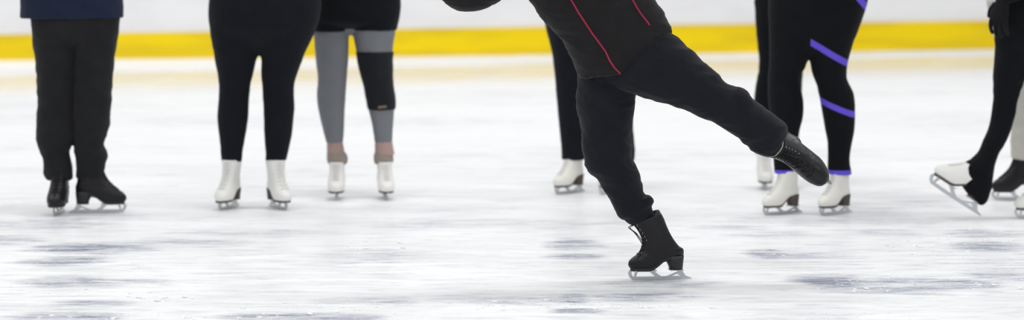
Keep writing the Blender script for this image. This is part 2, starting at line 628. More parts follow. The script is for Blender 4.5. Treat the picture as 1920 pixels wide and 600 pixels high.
def body_legs(root, parts, k=0.80):
    bm = bmesh.new()
    for p in parts:
        tube(bm, shrink(p, k), 20, 4, off=root.location)
    return bm


# ================================================================ SETTING
def setting():
    # boards run at a slight angle to the camera
    def board_Y(x):
        return 28.40 + 0.295 * x
    xl, xr = -16.0, 16.0
    th = math.atan(0.295)
    # ---- ice
    bm = bmesh.new()
    nx, ny = 2, 2
    vs = [bm.verts.new(c) for c in ((xl, -1.0, 0), (xr, -1.0, 0), (xr, board_Y(xr), 0), (xl, board_Y(xl), 0))]
    bm.faces.new(vs)
    m, nt, b = nodes_of('scraped_ice')
    L = nt.links.new
    geo = nt.nodes.new('ShaderNodeNewGeometry')

    def math_(op, a, c=None, clamp=False):
        n = nt.nodes.new('ShaderNodeMath')
        n.operation = op
        n.use_clamp = clamp
        for i, v in enumerate((a, c)):
            if v is None:
                continue
            if isinstance(v, (int, float)):
                n.inputs[i].default_value = v
            else:
                L(v, n.inputs[i])
        return n.outputs[0]

    def noise_(scale, loc=(0, 0, 0), detail=5, rough=0.55, rot=0.0, dist=0.0):
        mp = nt.nodes.new('ShaderNodeMapping')
        mp.inputs['Scale'].default_value = scale
        mp.inputs['Location'].default_value = loc
        mp.inputs['Rotation'].default_value = (0, 0, rot)
        L(geo.outputs['Position'], mp.inputs['Vector'])
        n = nt.nodes.new('ShaderNodeTexNoise')
        n.inputs['Scale'].default_value = 1
        n.inputs['Detail'].default_value = detail
        n.inputs['Roughness'].default_value = rough
        n.inputs['Distortion'].default_value = dist
        L(mp.outputs['Vector'], n.inputs['Vector'])
        return n.outputs['Fac']

    def ramp(v, lo, hi):
        n = nt.nodes.new('ShaderNodeMapRange')
        n.interpolation_type = 'SMOOTHSTEP'
        n.inputs['From Min'].default_value = lo
        n.inputs['From Max'].default_value = hi
        L(v, n.inputs['Value'])
        return n.outputs['Result']
    sep = nt.nodes.new('ShaderNodeSeparateXYZ')
    L(geo.outputs['Position'], sep.inputs[0])
    PX, PY = sep.outputs[0], sep.outputs[1]
    # bare, wet looking patches where the shaved snow has been swept away, plus painted shadow at skaters' feet: (px, py, half width px, half height px, strength)
    patches = [(165, 466, 95, 8, 1.0), (120, 490, 70, 7, .9), (110, 528, 60, 9, .8), (190, 529, 90, 6, .7), (175, 570, 60, 7, .6),
               (120, 594, 90, 7, 1.0), (20, 452, 50, 9, .6), (330, 455, 110, 7, .55), (480, 437, 120, 6, .4), (520, 595, 90, 8, .9), (640, 596, 60, 8, .8),
               (690, 565, 80, 7, .6), (1075, 458, 45, 9, .9), (1080, 482, 45, 5, .9), (960, 562, 130, 9, .6), (1075, 561, 30, 7, 1.0), (1080, 583, 40, 4, 1.0),
               (1190, 557, 60, 6, .9), (1250, 555, 60, 7, .55), (1440, 476, 35, 7, .9), (1490, 478, 50, 6, .5), (1560, 527, 60, 11, 1.0), (1660, 535, 120, 14, .75),
               (1790, 534, 70, 9, .9), (1880, 516, 60, 8, .6), (1850, 462, 60, 8, .9), (1840, 438, 80, 6, .6), (1700, 436, 110, 6, .4), (1370, 427, 60, 5, .5),
               (700, 480, 120, 10, .35), (900, 420, 200, 7, .35), (1500, 412, 160, 8, .25), (60, 420, 110, 9, .5), (1640, 412, 160, 7, .4),
               (170, 406, 110, 7, .5), (1240, 532, 90, 6, .55), (1680, 385, 140, 8, .3), (1450, 440, 80, 6, .35)]  # first entry is soft shadow painted under the far left skater's skates
    acc = None
    wob = math_('MULTIPLY', math_('SUBTRACT', noise_((3.0, 7.0, 1), (5, 2, 0), 6, 0.65), 0.5), 4.5)
    for (px, py, hw, hh, st) in patches:
        c = ice(px, py)
        rx = hw * c.y / F
        ry = abs(ice(px, py + hh).y - ice(px, py - hh).y) / 2
        dx = math_('DIVIDE', math_('SUBTRACT', PX, c.x), rx)
        dy = math_('DIVIDE', math_('SUBTRACT', PY, c.y), ry)
        d = math_('ADD', math_('ADD', math_('MULTIPLY', dx, dx), math_('MULTIPLY', dy, dy)), wob)
        v = math_('MULTIPLY', ramp(d, 2.6, 0.0), st)
        acc = v if acc is None else math_('MAXIMUM', acc, v)
    streak = noise_((1.3, 8.0, 1), (3, 1, 0), 9, 0.62, 0.02, 0.6)
    mid = noise_((3.2, 14.0, 1), (8, 3, 0), 8, 0.65, -0.03, 0.5)
    fine = noise_((9.0, 34.0, 1), (1, 7, 0), 6, 0.65, -0.04, 0.4)
    speck = noise_((34.0, 60.0, 1), (4, 2, 0), 3, 0.6)
    broad = noise_((0.22, 0.75, 1), (11, 4, 0), 4, 0.5, 0.03)
    near = ramp(PY, 16.5, 12.5)
    s1 = ramp(streak, 0.42, 0.66)
    sm = ramp(mid, 0.42, 0.62)
    s2 = ramp(fine, 0.40, 0.64)
    chips = ramp(speck, 0.57, 0.66)
    bare = math_('MULTIPLY', acc, math_('ADD', math_('MULTIPLY', sm, 0.65), math_('ADD', math_('MULTIPLY', s2, 0.50), 0.18)), True)  # bare ice together with the painted foot shadow
    soft = math_('MULTIPLY', math_('MULTIPLY', ramp(broad, 0.42, 0.66), math_('ADD', math_('MULTIPLY', s1, 0.8), math_('MULTIPLY', sm, 0.4))), 0.40)
    soft = math_('ADD', soft, math_('MULTIPLY', math_('MULTIPLY', s1, sm), 0.36))
    soft = math_('ADD', soft, math_('MULTIPLY', math_('MULTIPLY', math_('MULTIPLY', sm, s2), near), 0.40))
    soft = math_('ADD', soft, math_('MULTIPLY', acc, 0.10))
    keep = math_('SUBTRACT', 1.0, math_('MULTIPLY', chips, 0.85))
    bare = math_('MULTIPLY', bare, keep)
    soft = math_('MULTIPLY', soft, keep, True)
    col1 = nt.nodes.new('ShaderNodeMix'); col1.data_type = 'RGBA'
    col1.inputs['A'].default_value = (0.88, 0.885, 0.895, 1)
    col1.inputs['B'].default_value = (0.47, 0.485, 0.54, 1)
    L(soft, col1.inputs['Factor'])
    col2 = nt.nodes.new('ShaderNodeMix'); col2.data_type = 'RGBA'
    L(col1.outputs['Result'], col2.inputs['A'])
    col2.inputs['B'].default_value = (0.25, 0.275, 0.365, 1)
    L(bare, col2.inputs['Factor'])
    L(col2.outputs['Result'], b.inputs['Base Color'])
    # snow lies along the boards, the ice further out is slick
    dist = math_('SUBTRACT', math_('ADD', math_('MULTIPLY', PX, 0.295), 28.40), PY)
    edge = math_('ADD', dist, math_('MULTIPLY', math_('SUBTRACT', noise_((0.8, 0.8, 1), (2, 9, 0), 3), 0.5), 1.2))
    slick = ramp(edge, 1.0, 2.2)
    clear = ramp(edge, 4.6, 2.6)
    spec = math_('MULTIPLY', slick, math_('ADD', math_('MULTIPLY', clear, 0.20), 0.15))
    L(spec, b.inputs['Specular IOR Level'])
    rg = nt.nodes.new('ShaderNodeMapRange')
    rg.inputs['To Min'].default_value = 0.30
    rg.inputs['To Max'].default_value = 0.5
    L(s1, rg.inputs['Value'])
    L(math_('SUBTRACT', rg.outputs['Result'], math_('MULTIPLY', clear, 0.20)), b.inputs['Roughness'])
    bp = nt.nodes.new('ShaderNodeBump')
    bp.inputs['Strength'].default_value = 0.25
    bp.inputs['Distance'].default_value = 0.004
    L(fine, bp.inputs['Height'])
    L(bp.outputs['Normal'], b.inputs['Normal'])
    fl = link_mesh('floor', bm, m, None, smooth=False)
    fl['kind'] = 'structure'
    fl['label'] = 'white scraped rink ice with bluish bare patches, skate marks and painted shadow at the feet'
    fl['category'] = 'ice'

    # ---- boards
    def slab(z0, z1, d0, d1, bev=0.006, nseg=1):
        bm = bmesh.new()
        dirv = Vector((math.cos(th), math.sin(th), 0))
        nrm = Vector((math.sin(th), -math.cos(th), 0))
        c = Vector((0, board_Y(0), 0))
        for i in range(nseg):
            u0 = -16 + 32 * i / nseg + (0.004 if nseg > 1 else 0)
            u1 = -16 + 32 * (i + 1) / nseg - (0.004 if nseg > 1 else 0)
            v = [bm.verts.new(c + dirv * u + nrm * d + UPV * z) for z in (z0, z1) for u, d in ((u0, d0), (u1, d0), (u1, d1), (u0, d1))]
            for f in ((0, 3, 2, 1), (4, 5, 6, 7), (0, 1, 5, 4), (1, 2, 6, 5), (2, 3, 7, 6), (3, 0, 4, 7)):
                bm.faces.new([v[k] for k in f])
        if bev:
            bmesh.ops.bevel(bm, geom=bm.edges[:], offset=bev, segments=2, affect='EDGES')
        return bm

    def scuffed(name, c1, c2, rough, sc):
        m, nt, b = nodes_of(name)
        tc = nt.nodes.new('ShaderNodeNewGeometry')
        mp = nt.nodes.new('ShaderNodeMapping')
        mp.inputs['Scale'].default_value = sc
        nt.links.new(tc.outputs['Position'], mp.inputs['Vector'])
        n = nt.nodes.new('ShaderNodeTexNoise')
        n.inputs['Scale'].default_value = 1
        n.inputs['Detail'].default_value = 6
        nt.links.new(mp.outputs['Vector'], n.inputs['Vector'])
        r = nt.nodes.new('ShaderNodeMapRange')
        r.inputs['From Min'].default_value = 0.40
        r.inputs['From Max'].default_value = 0.60
        nt.links.new(n.outputs['Fac'], r.inputs['Value'])
        mx = nt.nodes.new('ShaderNodeMix')
        mx.data_type = 'RGBA'
        mx.inputs['A'].default_value = (*c1, 1)
        mx.inputs['B'].default_value = (*c2, 1)
        nt.links.new(r.outputs['Result'], mx.inputs['Factor'])
        nt.links.new(mx.outputs['Result'], b.inputs['Base Color'])
        b.inputs['Roughness'].default_value = rough
        b.inputs['Specular IOR Level'].default_value = 0.12
        return m
    w = link_mesh('wall_back', slab(0.0, 1.10, -0.12, 0.0, 0.004, 1), scuffed('white_rink_board', (0.84, 0.84, 0.855), (0.795, 0.795, 0.82), 0.4, (1.6, 1.6, 5)), None, False)
    w['kind'] = 'structure'
    w['label'] = 'white dasher boards along the far side of the rink'
    w['category'] = 'wall'
    k = link_mesh('baseboard_back', slab(0.0, 0.316, 0.0, 0.022, 0.008), scuffed('yellow_kick_plate', (0.90, 0.66, 0.008), (0.76, 0.55, 0.015), 0.5, (0.8, 0.8, 6)), None, False)
    k['kind'] = 'structure'
    k['label'] = 'yellow kick plate along the foot of the white boards'
    k['category'] = 'baseboard'
    t = link_mesh('trim_back', slab(1.10, 1.14, -0.14, 0.02, 0.008), plain('white_cap_rail', (0.75, 0.76, 0.8), 0.4), None, False)
    t['kind'] = 'structure'
    t['label'] = 'pale cap rail on top of the boards'
    t['category'] = 'trim'
    # ---- shaved snow pushed against the kick plate
    bm = bmesh.new()
    dirv = Vector((math.cos(th), math.sin(th), 0))
    nrm = Vector((math.sin(th), -math.cos(th), 0))
    c = Vector((0, board_Y(0), 0))
    prev = None
    NU = 420
    for i in range(NU + 1):
        u = -11 + 22 * i / NU
        hgt = max(0.002, 0.028 - 0.0070 * u) + 0.007 * noise.noise(Vector((u * 1.3, 0, 3))) + 0.008 * abs(noise.noise(Vector((u * 6, 1, 0))))
        hgt = max(0.004, hgt)
        wid = 0.30 + 0.14 * noise.noise(Vector((u * 2.1, 4, 0)))
        row = []
        for (d, z) in ((0.022, 1.0), (0.05, 0.95), (0.4, 0.6), (0.75, 0.25), (1.0, 0.0)):
            jit = 0.004 * noise.noise(Vector((u * 25, d * 9, 0)))
            dd = 0.022 if d == 0.022 else 0.022 + d * wid
            row.append(bm.verts.new(c + dirv * u + nrm * dd + UPV * max(0.0, z * hgt + (jit if 0 < z < 1 else 0))))
        if prev:
            for a in range(4):
                bm.faces.new((prev[a], prev[a + 1], row[a + 1], row[a]))
        prev = row
    sn = link_mesh('snow_bank', bm, plain('shaved_snow', (0.90, 0.90, 0.91), 0.8, spec=0.1), None)
    sn['kind'] = 'stuff'
    sn['label'] = 'low ridge of shaved snow along the foot of the yellow kick plate'
    sn['category'] = 'snow'
    # ---- loose ice crumbs near the camera
    bm = bmesh.new()
    spots = [(230, 490), (95, 543), (300, 557), (640, 580), (560, 575), (180, 597), (350, 595), (980, 573), (920, 575), (1150, 575),
             (1745, 470), (1815, 470), (1820, 485), (1490, 475), (1720, 452), (1630, 535), (1860, 533), (1240, 575), (1840, 450), (700, 460), (1560, 590), (450, 592)]
    for (px, py) in spots:
        for j in range(16):
            qx, qy = px + random.gauss(0, 48), py + random.gauss(0, 7)
            if not (-40 < qx < 1960 and 402 < qy < 620):
                continue
            p = ice(qx, qy)
            r = random.choice((0.0025, 0.003, 0.004, 0.005, 0.0075)) * random.uniform(0.8, 1.3)
            mt = Matrix.Translation(p + UPV * r * 0.18) @ Matrix.Rotation(random.uniform(0, 6.3), 4, 'Z') @ Matrix.Diagonal((r * random.uniform(1, 2.6), r * 1.8, r * 0.38, 1))
            g = bmesh.ops.create_icosphere(bm, subdivisions=1, radius=1.0, matrix=mt)
            for v in g['verts']:
                v.co += Vector((random.uniform(-1, 1), random.uniform(-1, 1), random.uniform(-0.3, 0.6))) * r * 0.25
    sc = link_mesh('ice_crumbs', bm, plain('ice_crumb', (0.96, 0.96, 0.96), 0.8, spec=0.1), None)
    sc['kind'] = 'stuff'
    sc['label'] = 'loose white crumbs of ice scattered over the near ice'
    sc['category'] = 'ice crumbs'


setting()


# ================================================================ FRONT SKATER
def front_skater():
    Y = ice_Y(525)                      # about 12.1 m
    root = person(ice(1234, 525), 'skater gliding on one leg in a black jacket with red piping, other leg stretched back', None)
    off = root.location
    # ---- trousers
    stand_leg = [LR(1086, 118, 1215, 118, Y, .80, .03), LR(1084, 150, 1200, 150, Y, .85, .05), LR(1083, 185, 1188, 185, Y, .95, .06), LR(1085, 215, 1187, 215, Y, .95, .06),
                 LR(1090, 250, 1184, 250, Y, .95, .05), LR(1094, 285, 1183, 285, Y, 1, .03), LR(1102, 314, 1187, 300, Y, 1, .01),
                 LR(1119, 333, 1197, 318, Y, 1, 0), LR(1134, 355, 1200, 342, Y, 1, 0), LR(1146, 377, 1206, 362, Y, 1, 0), LR(1155, 391, 1213, 371, Y, 1, 0),
                 LR(1160, 402, 1221, 378, Y, 1, 0), LR(1167, 409, 1217, 388, Y, 1, 0)]
    cuff = [LR(1166, 400, 1216, 380, Y, 1, 0), LR(1176, 413, 1221, 392, Y, 1, 0), LR(1185, 419, 1226, 402, Y, 1, 0)]
    roll = [LR(1196, 377, 1221, 367, Y, 1.6, -.02), LR(1201, 387, 1223, 377, Y, 1.6, -.02)]
    free_leg = [LR(1090, 128, 1190, 40, Y, .62, 0), LR(1135, 155, 1236, 52, Y, .68, -.02), LR(1180, 172, 1262, 68, Y, .80, -.04), LR(1212, 183, 1286, 85, Y, .9, -.05), LR(1254, 193, 1312, 111, Y, .95, -.06),
                LR(1296, 209, 1340, 136, Y, .95, -.07), LR(1330, 225, 1364, 160, Y, .95, -.08), LR(1352, 240, 1388, 166, Y, .95, -.08),
                LR(1380, 256, 1408, 181, Y, .95, -.08), LR(1401, 270, 1430, 203, Y, .95, -.08), LR(1414, 282, 1452, 219, Y, .95, -.07),
                LR(1432, 291, 1471, 234, Y, .95, -.06), LR(1449, 293, 1474, 252, Y, .9, -.05)]
    knee_fold = [LR(1368, 205, 1382, 163, Y, 1.2, -.10), LR(1385, 210, 1402, 171, Y, 1.2, -.11), LR(1400, 215, 1413, 184, Y, 1.2, -.10)]
    waist = [LR(1112, 158, 1225, 88, Y, .75, .01), LR(1090, 110, 1250, 62, Y, .75, .01), LR(1070, 60, 1240, 20, Y, .75, .01)]
    legs_on(root, 'trousers', M['trouser_black'], [stand_leg, cuff, roll, free_leg, knee_fold, waist], 0.006,
            ((0.0075, 5, 5, 9), (0.0035, 14, 14, 24)), 2)
    # ---- body under the clothes
    bm = body_legs(root, [stand_leg, free_leg, waist], 0.66)
    ms = stand(1234, 525, 191)
    foot(bm, ms, 0.97, off, 0.62)
    # ---- jacket, back turned three quarters to the camera, leaning to the left
    hip = (W(1086, 140, Y) + W(1258, 58, Y)) / 2
    shoulder = W(1000, -200, Y)
    up = (shoulder - hip).normalized()
    torso = [LR(1088, 146, 1200, 128, Y, .80, .0, .125), LR(1080, 126, 1240, 92, Y, .8, 0, .155), LR(1064, 92, 1259, 56, Y, .8, 0, .160),
             LR(1044, 62, 1247, 30, Y, .8, 0, .155), LR(1020, 37, 1233, 8, Y, .8, 0, .150), LR(990, 0, 1212, -20, Y, .75, 0, .145),
             LR(960, -50, 1170, -95, Y, .7, 0, .140), LR(925, -120, 1110, -190, Y, .7, 0, .130)]
    sh_l, sh_r = W(948, -135, Y - 0.03), W(1075, -215, Y + 0.02)
    # the arm whose elbow dips into the picture
    el = W(893, -20, Y - 0.05)
    arms = {1: (sh_r, W(1150, -330, Y + .05), W(1250, -380, Y + .05), W(1290, -400, Y + .05)),
            -1: (sh_l, W(905, -18, Y - .03), W(848, -30, Y - .06), W(800, -70, Y - .06))}
    face = Vector((-0.55, 0.75, -0.2))
    # own build of the torso because it leans
    U, Fw, R = frame_axes(up, face)
    bt = bmesh.new()
    tube(bt, torso + [LR(935, -160, 1075, -235, Y, .7, 0, .095), LR(955, -205, 1030, -250, Y, .7, 0, .070), LR(945, -225, 1010, -268, Y, .7, 0, .064)],
         40, 5, off=off)
    # upper arm, elbow, forearm of the near arm
    frame_tube(bt, [W(985, -150, Y - .02), sh_l, W(925, -70, Y - .05), W(903, -22, Y - .07), W(868, -14, Y - .09), W(830, -45, Y - .12), W(795, -85, Y - .14)],
               [0.085, 0.088, 0.086, 0.092, 0.082, 0.068, 0.055], 22, 5, off=off)
    frame_tube(bt, [W(1050, -215, Y + .03), sh_r, W(1140, -270, Y + .05), W(1205, -300, Y + .07), W(1270, -330, Y + .07), W(1330, -350, Y + .07)],
               [0.085, 0.086, 0.076, 0.066, 0.056, 0.048], 22, 5, off=off)
    me = union(bt, 0.006, 2, ((0.0055, 5, 5, 12), (0.0025, 14, 14, 34)), seed=3.1)
    jk = link_data('jacket', me, M['jacket_black'], root)
    # seam piping laid on the cloth
    bvh = BVHTree.FromPolygons([v.co + off for v in me.vertices], [p.vertices[:] for p in me.polygons])
    cam = Vector((0, 0, CAMH))

    def on_jacket(px, py):
        d = (W(px, py, Y) - cam).normalized()
        hit = bvh.ray_cast(cam, d)
        return None if hit[0] is None else hit[0] - off
    for line in ([(1062, -14), (1071, 0), (1085, 24), (1097, 42), (1110, 62), (1122, 78), (1135, 96), (1143, 113), (1152, 127), (1163, 138)],
                 [(1180, -12), (1186, 0), (1194, 14), (1200, 24), (1208, 34), (1218, 47)]):
        pts = []
        for (a, b) in zip(line, line[1:]):
            for t in range(4):
                pts.append(on_jacket(a[0] + (b[0] - a[0]) * t / 4, a[1] + (b[1] - a[1]) * t / 4))
        pts.append(on_jacket(*line[-1]))
        pts = [p + Vector((0, -0.0012, 0)) for p in pts if p is not None]
        if len(pts) < 3:
            continue
        bm2 = bmesh.new()
        frame_tube(bm2, pts, 0.0052 if line[0][0] > 1050 else 0.003, 8, 2, flat=0.8)
        pp = link_mesh('piping', bm2, M['piping'], jk)
        pp['label'] = 'thin crimson red piping'
    # body: torso, arms, hands, head
    tube(bm, shrink(torso + [LR(950, -195, 1040, -250, Y, .7, 0, .07), LR(938, -240, 990, -275, Y, .7, 0, .055), LR(915, -268, 965, -300, Y, .7, 0, .055)], 0.8), 24, 4, off=off)
    w1, w2 = W(795, -85, Y - .14), W(1330, -350, Y + .07)
    frame_tube(bm, [W(985, -150, Y - .02), sh_l, W(925, -70, Y - .05), W(903, -22, Y - .07), W(868, -14, Y - .09), W(830, -45, Y - .12), w1],
               [0.05, 0.05, 0.046, 0.042, 0.04, 0.034, 0.027], 14, 3, off=off)
    frame_tube(bm, [W(1050, -215, Y + .03), sh_r, W(1140, -270, Y + .05), W(1205, -300, Y + .07), W(1270, -330, Y + .07), w2],
               [0.05, 0.05, 0.045, 0.04, 0.036, 0.027], 14, 3, off=off)
    hand(bm, w1, Vector((-0.7, -0.1, 0.5)), Vector((0, 0.6, -0.8)), off)
    hand(bm, w2, Vector((1, 0.1, 0.25)), Vector((0, 0.2, -1)), off)
    hu, hf, hr = frame_axes(Vector((-0.25, 0, 1)), Vector((-1, 0.25, 0)))
    hc = W(912, -318, Y)
    rot = Matrix((hr, hf, hu)).transposed().to_4x4()

    def ah(r, f, u):
        return hc + hr * r + hf * f + hu * u
    ball(bm, ah(0, -.008, .02), .076, .096, .10, off, rot)
    ball(bm, ah(0, .022, -.045), .058, .066, .072, off, rot)
    ball(bm, ah(0, .06, -.09), .026, .022, .022, off, rot)
    frame_tube(bm, [ah(0, .08, .012), ah(0, .096, -.018), ah(0, .102, -.036), ah(0, .084, -.042)], [.009, .011, .015, .01], 10, 3, off=off)
    frame_tube(bm, [ah(-.024, .08, -.064), ah(0, .09, -.063), ah(.024, .08, -.064)], .0085, 8, 3, off=off)
    for sg in (-1, 1):
        ball(bm, ah(sg * .076, -.008, -.005), .011, .02, .032, off, rot)
        be = bmesh.new()
        ball(be, ah(sg * .031, .078, .006), .011, .008, .007, off, rot, 10)
        link_mesh('eye', be, M['eye'], root)
    bh = bmesh.new()
    ball(bh, ah(0, -.02, .034), .084, .098, .098, off, rot)
    ball(bh, ah(0, -.05, -.015), .076, .066, .08, off, rot)
    link_data('hair', union(bh, 0.008, 2, ((0.003, 40, 40, 12),)), M['hair'], root)
    link_data('body', union(bm, 0.0065, 2), M['skin'], root)
    # ---- skates
    ice_skate(root, ms, M['boot_black'], M['sole_black'], M['lace_black'], s=0.97, lean=0.66, loose=True,
              top=0.238, tilt=0.42)
    d = Vector((0.775, 0, -0.632))
    xax = (d * 0.80 + Vector((0, -1, 0)) * 0.60).normalized()
    zax = (-d * 0.60 + Vector((0, -1, 0)) * 0.80)
    yax = zax.cross(xax).normalized()
    zax = xax.cross(yax).normalized()
    rot = Matrix((xax, yax, zax)).transposed().to_4x4()
    spin = Matrix.Rotation(math.radians(14), 4, d)
    rot = spin @ rot
    toe = W(1543, 339, Y - 0.005)
    org = toe - (rot @ Vector((0.125, 0, BASE + 0.02)) * 1.17)
    ice_skate(root, Matrix.Translation(org) @ rot, M['boot_black'], M['sole_black'], M['lace_black'], s=1.17, lean=0.0, loose=True,
              lining=True, wide=1.12)


front_skater()


# ================================================================ NAVY JACKET, FAR LEFT
def navy_man():
    Y = ice_Y(399)
    root = person(ice(150, 400), 'standing skater at far left in navy jacket, charcoal trousers and black skates')
    l = rows([(20, 60, 150), (60, 61, 148), (100, 65, 145), (140, 70, 142), (200, 71, 140), (245, 69, 138, -.01), (270, 71, 136, -.01), (284, 76, 128), (296, 82, 130),
              (312, 83, 134), (326, 83, 135), (336, 90, 134)], Y, .95)
    r = rows([(20, 140, 226), (60, 142, 221), (100, 142, 215), (140, 140, 210), (200, 138, 207), (235, 138, 204), (256, 139, 198), (272, 139, 195), (284, 141, 198),
              (294, 143, 201), (304, 144, 197), (318, 144, 194), (334, 145, 193)], Y, .95)
    pel = rows([(95, 90, 195, 0, .2), (75, 66, 217, 0, .45), (40, 59, 223), (0, 56, 224), (-40, 58, 220)], Y, .62)
    legs_on(root, 'trousers', M['trouser_charcoal'], [l, r, pel], 0.007, ((0.006, 4, 4, 9), (0.002, 14, 14, 20)))
    bm = body_legs(root, [l, r, pel], .8)
    m0 = under(113, Y + 0.0, 268, 1.04)
    foot(bm, m0, 1.04, root.location)
    m1 = under(169, Y + 0, 2, 1.05)
    foot(bm, m1, 1.05, root.location)
    tor = rows([(33, 38, 231), (0, 39, 230), (-60, 44, 224), (-140, 46, 220)], Y, .62)
    hip = W(135, -10, Y)
    upper_body(root, bm, hip, UPV, Vector((0.25, -1, 0)), M['navy'], wide=1.2, size=1.0, torso_rings=None if False else tor, top_name='jacket',
               arms='front', sleeve_r=(0.085, 0.072, 0.062, 0.055), wrinkle=((0.004, 5, 5, 9),))
    ice_skate(root, m0, M['boot_black'], M['sole_black'], M['lace_black'], s=1.04, top=.19, wide=1.12)
    ice_skate(root, m1, M['boot_black'], M['sole_black'], M['lace_black'], s=1.05, top=.2)


navy_man()


# ================================================================ BLACK LEGGINGS, WHITE SKATES
def leggings_woman():
    Y = ice_Y(389.5)
    root = person(ice(480, 391), 'broad hipped skater in black leggings and white skates, hands out of sight')
    l = rows([(20, 391, 490), (60, 394, 489), (95, 400, 486), (115, 403, 480), (140, 408, 474), (165, 411, 469), (200, 409, 466), (225, 408, 465), (260, 412, 459), (285, 414, 455), (304, 415, 453)], Y, .95)
    r = rows([(20, 488, 600), (55, 488, 592), (80, 488, 581), (95, 488, 574), (115, 490, 566), (140, 490, 557), (165, 492, 551), (200, 494, 552), (225, 495, 550), (260, 496, 546), (282, 498, 541), (300, 498, 537)], Y, .95)
    pel = rows([(104, 430, 545, 0, .15), (84, 405, 574, 0, .42), (55, 394, 592), (30, 390, 600), (0, 392, 602), (-40, 402, 592), (-90, 420, 572)], Y, .62)
    legs_on(root, 'leggings', M['legging_black'], [l, r, pel], 0.007, ((0.0016, 5, 5, 12),))
    bm = body_legs(root, [l, r, pel], .86)
    m0 = under(434, Y + 0, 252, 0.95)
    foot(bm, m0, 0.95, root.location)
    m1 = under(517, Y + 0, 296, 0.95)
    foot(bm, m1, 0.95, root.location)
    upper_body(root, bm, W(496, -5, Y), UPV, FACE_CAM, M['top_grey'], wide=1.5, size=.93, arms='front', hair_len=.2)
    ice_skate(root, m0, M['boot_white'], M['sole_brown'], M['lace_white'], s=0.95, top=.224, wide=1.15)
    ice_skate(root, m1, M['boot_white'], M['sole_brown'], M['lace_white'], s=0.95, top=.224, wide=1.15)


leggings_woman()


# ================================================================ GREY LEGGINGS, SHORTS, KNEE SLEEVE
def shorts_girl():
    Y = ice_Y(371)
    root = person(ice(680, 372), 'skater in black shorts over grey leggings with one black knee sleeve')
    l = rows([(20, 588, 654), (60, 588, 654), (110, 592, 653), (150, 596, 650), (180, 594, 648), (210, 598, 646), (240, 605, 645), (268, 612, 643)], Y, .95)
    r = rows([(20, 656, 742), (60, 661, 741), (95, 668, 736), (130, 676, 735), (160, 684, 736), (185, 688, 739), (205, 691, 739), (235, 698, 737), (268, 703, 735)], Y, .95)
    pel = rows([(66, 610, 720, 0, .2), (45, 592, 738, 0, .45), (20, 588, 742), (-30, 592, 740)], Y, .62)
    legs_on(root, 'leggings', M['legging_grey'], [l, r, pel], 0.006, ((0.0012, 6, 6, 14),))
    sl = rows([(10, 578, 658), (40, 582, 657), (58, 585, 655)], Y, 1.0)
    sr = rows([(10, 652, 750), (40, 657, 747), (56, 660, 743)], Y, 1.0)
    sp = rows([(56, 610, 725, 0, .2), (48, 590, 742, 0, .5), (35, 582, 749), (0, 580, 751), (-40, 588, 746), (-70, 598, 740)], Y, .66)
    legs_on(root, 'shorts', M['shorts_black'], [sl, sr, sp], 0.006, ((0.003, 6, 6, 8),))
    kn = rows([(97, 667, 738), (100, 667, 738), (130, 673, 737), (160, 681, 738), (185, 686, 742), (202, 689, 742), (205, 690, 741)], Y, .98)
    ks = legs_on(root, 'knee_sleeve', M['sleeve_black'], [kn], 0.005, ((0.002, 8, 8, 16),), 1)
    # small printed tag on the lower edge of the sleeve
    bm = bmesh.new()
    cam = Vector((0, 0, CAMH))
    bv = BVHTree.FromPolygons([v.co + root.location for v in ks.data.vertices], [p.vertices[:] for p in ks.data.polygons])

    def hit(px, py):
        h = bv.ray_cast(cam, (W(px, py, Y) - cam).normalized())
        return (h[0] if h[0] is not None else W(px, py, Y - .08)) - root.location + Vector((0, -.0015, 0))
    gp = [[bm.verts.new(hit(x, y + (x - 709) * -0.12)) for x in (709, 713, 717, 721, 725)] for y in (199.5, 203.5)]
    for i in range(4):
        bm.faces.new((gp[0][i], gp[0][i + 1], gp[1][i + 1], gp[1][i]))
    bmesh.ops.solidify(bm, geom=bm.faces[:], thickness=0.002)
    link_mesh('printed_tag', bm, M['gold'], ks)
    for (a, b, c, d) in ((613, 643, 613, 652), (703, 736, 701, 738)):
        up_ = rows([(262, a + 2, b - 2), (268, a, b), (280, a, b + 2), (290, a, b + 4)], Y, .95)
        lo_ = rows([(284, a, b + 3), (292, c, d - 1), (300, c, d), (307, c + 2, d - 2)], Y, .95)
        s = legs_on(root, 'sock', M['sock'], [up_], 0.004, ((0.001, 20, 20, 40),), 1)
        legs_on(root, 'sock_cuff', M['sock_cuff'], [lo_], 0.004, ((0.0015, 20, 20, 50),), 1)
    bm = body_legs(root, [l, r, pel], .86)
    m0 = under(632, Y + 0, 270, 0.92)
    foot(bm, m0, 0.92, root.location)
    m1 = under(721, Y + 0, 279, 0.92)
    foot(bm, m1, 0.92, root.location)
    upper_body(root, bm, W(666, -8, Y), UPV, FACE_CAM, M['top_grey'], wide=1.3, size=.93, arms='front', hair_len=.25)
    ice_skate(root, m0, M['boot_white'], M['sole_brown'], M['lace_white'], s=0.92, top=.17, wide=1.2)
    ice_skate(root, m1, M['boot_white'], M['sole_brown'], M['lace_white'], s=0.92, top=.17, wide=1.15)


shorts_girl()


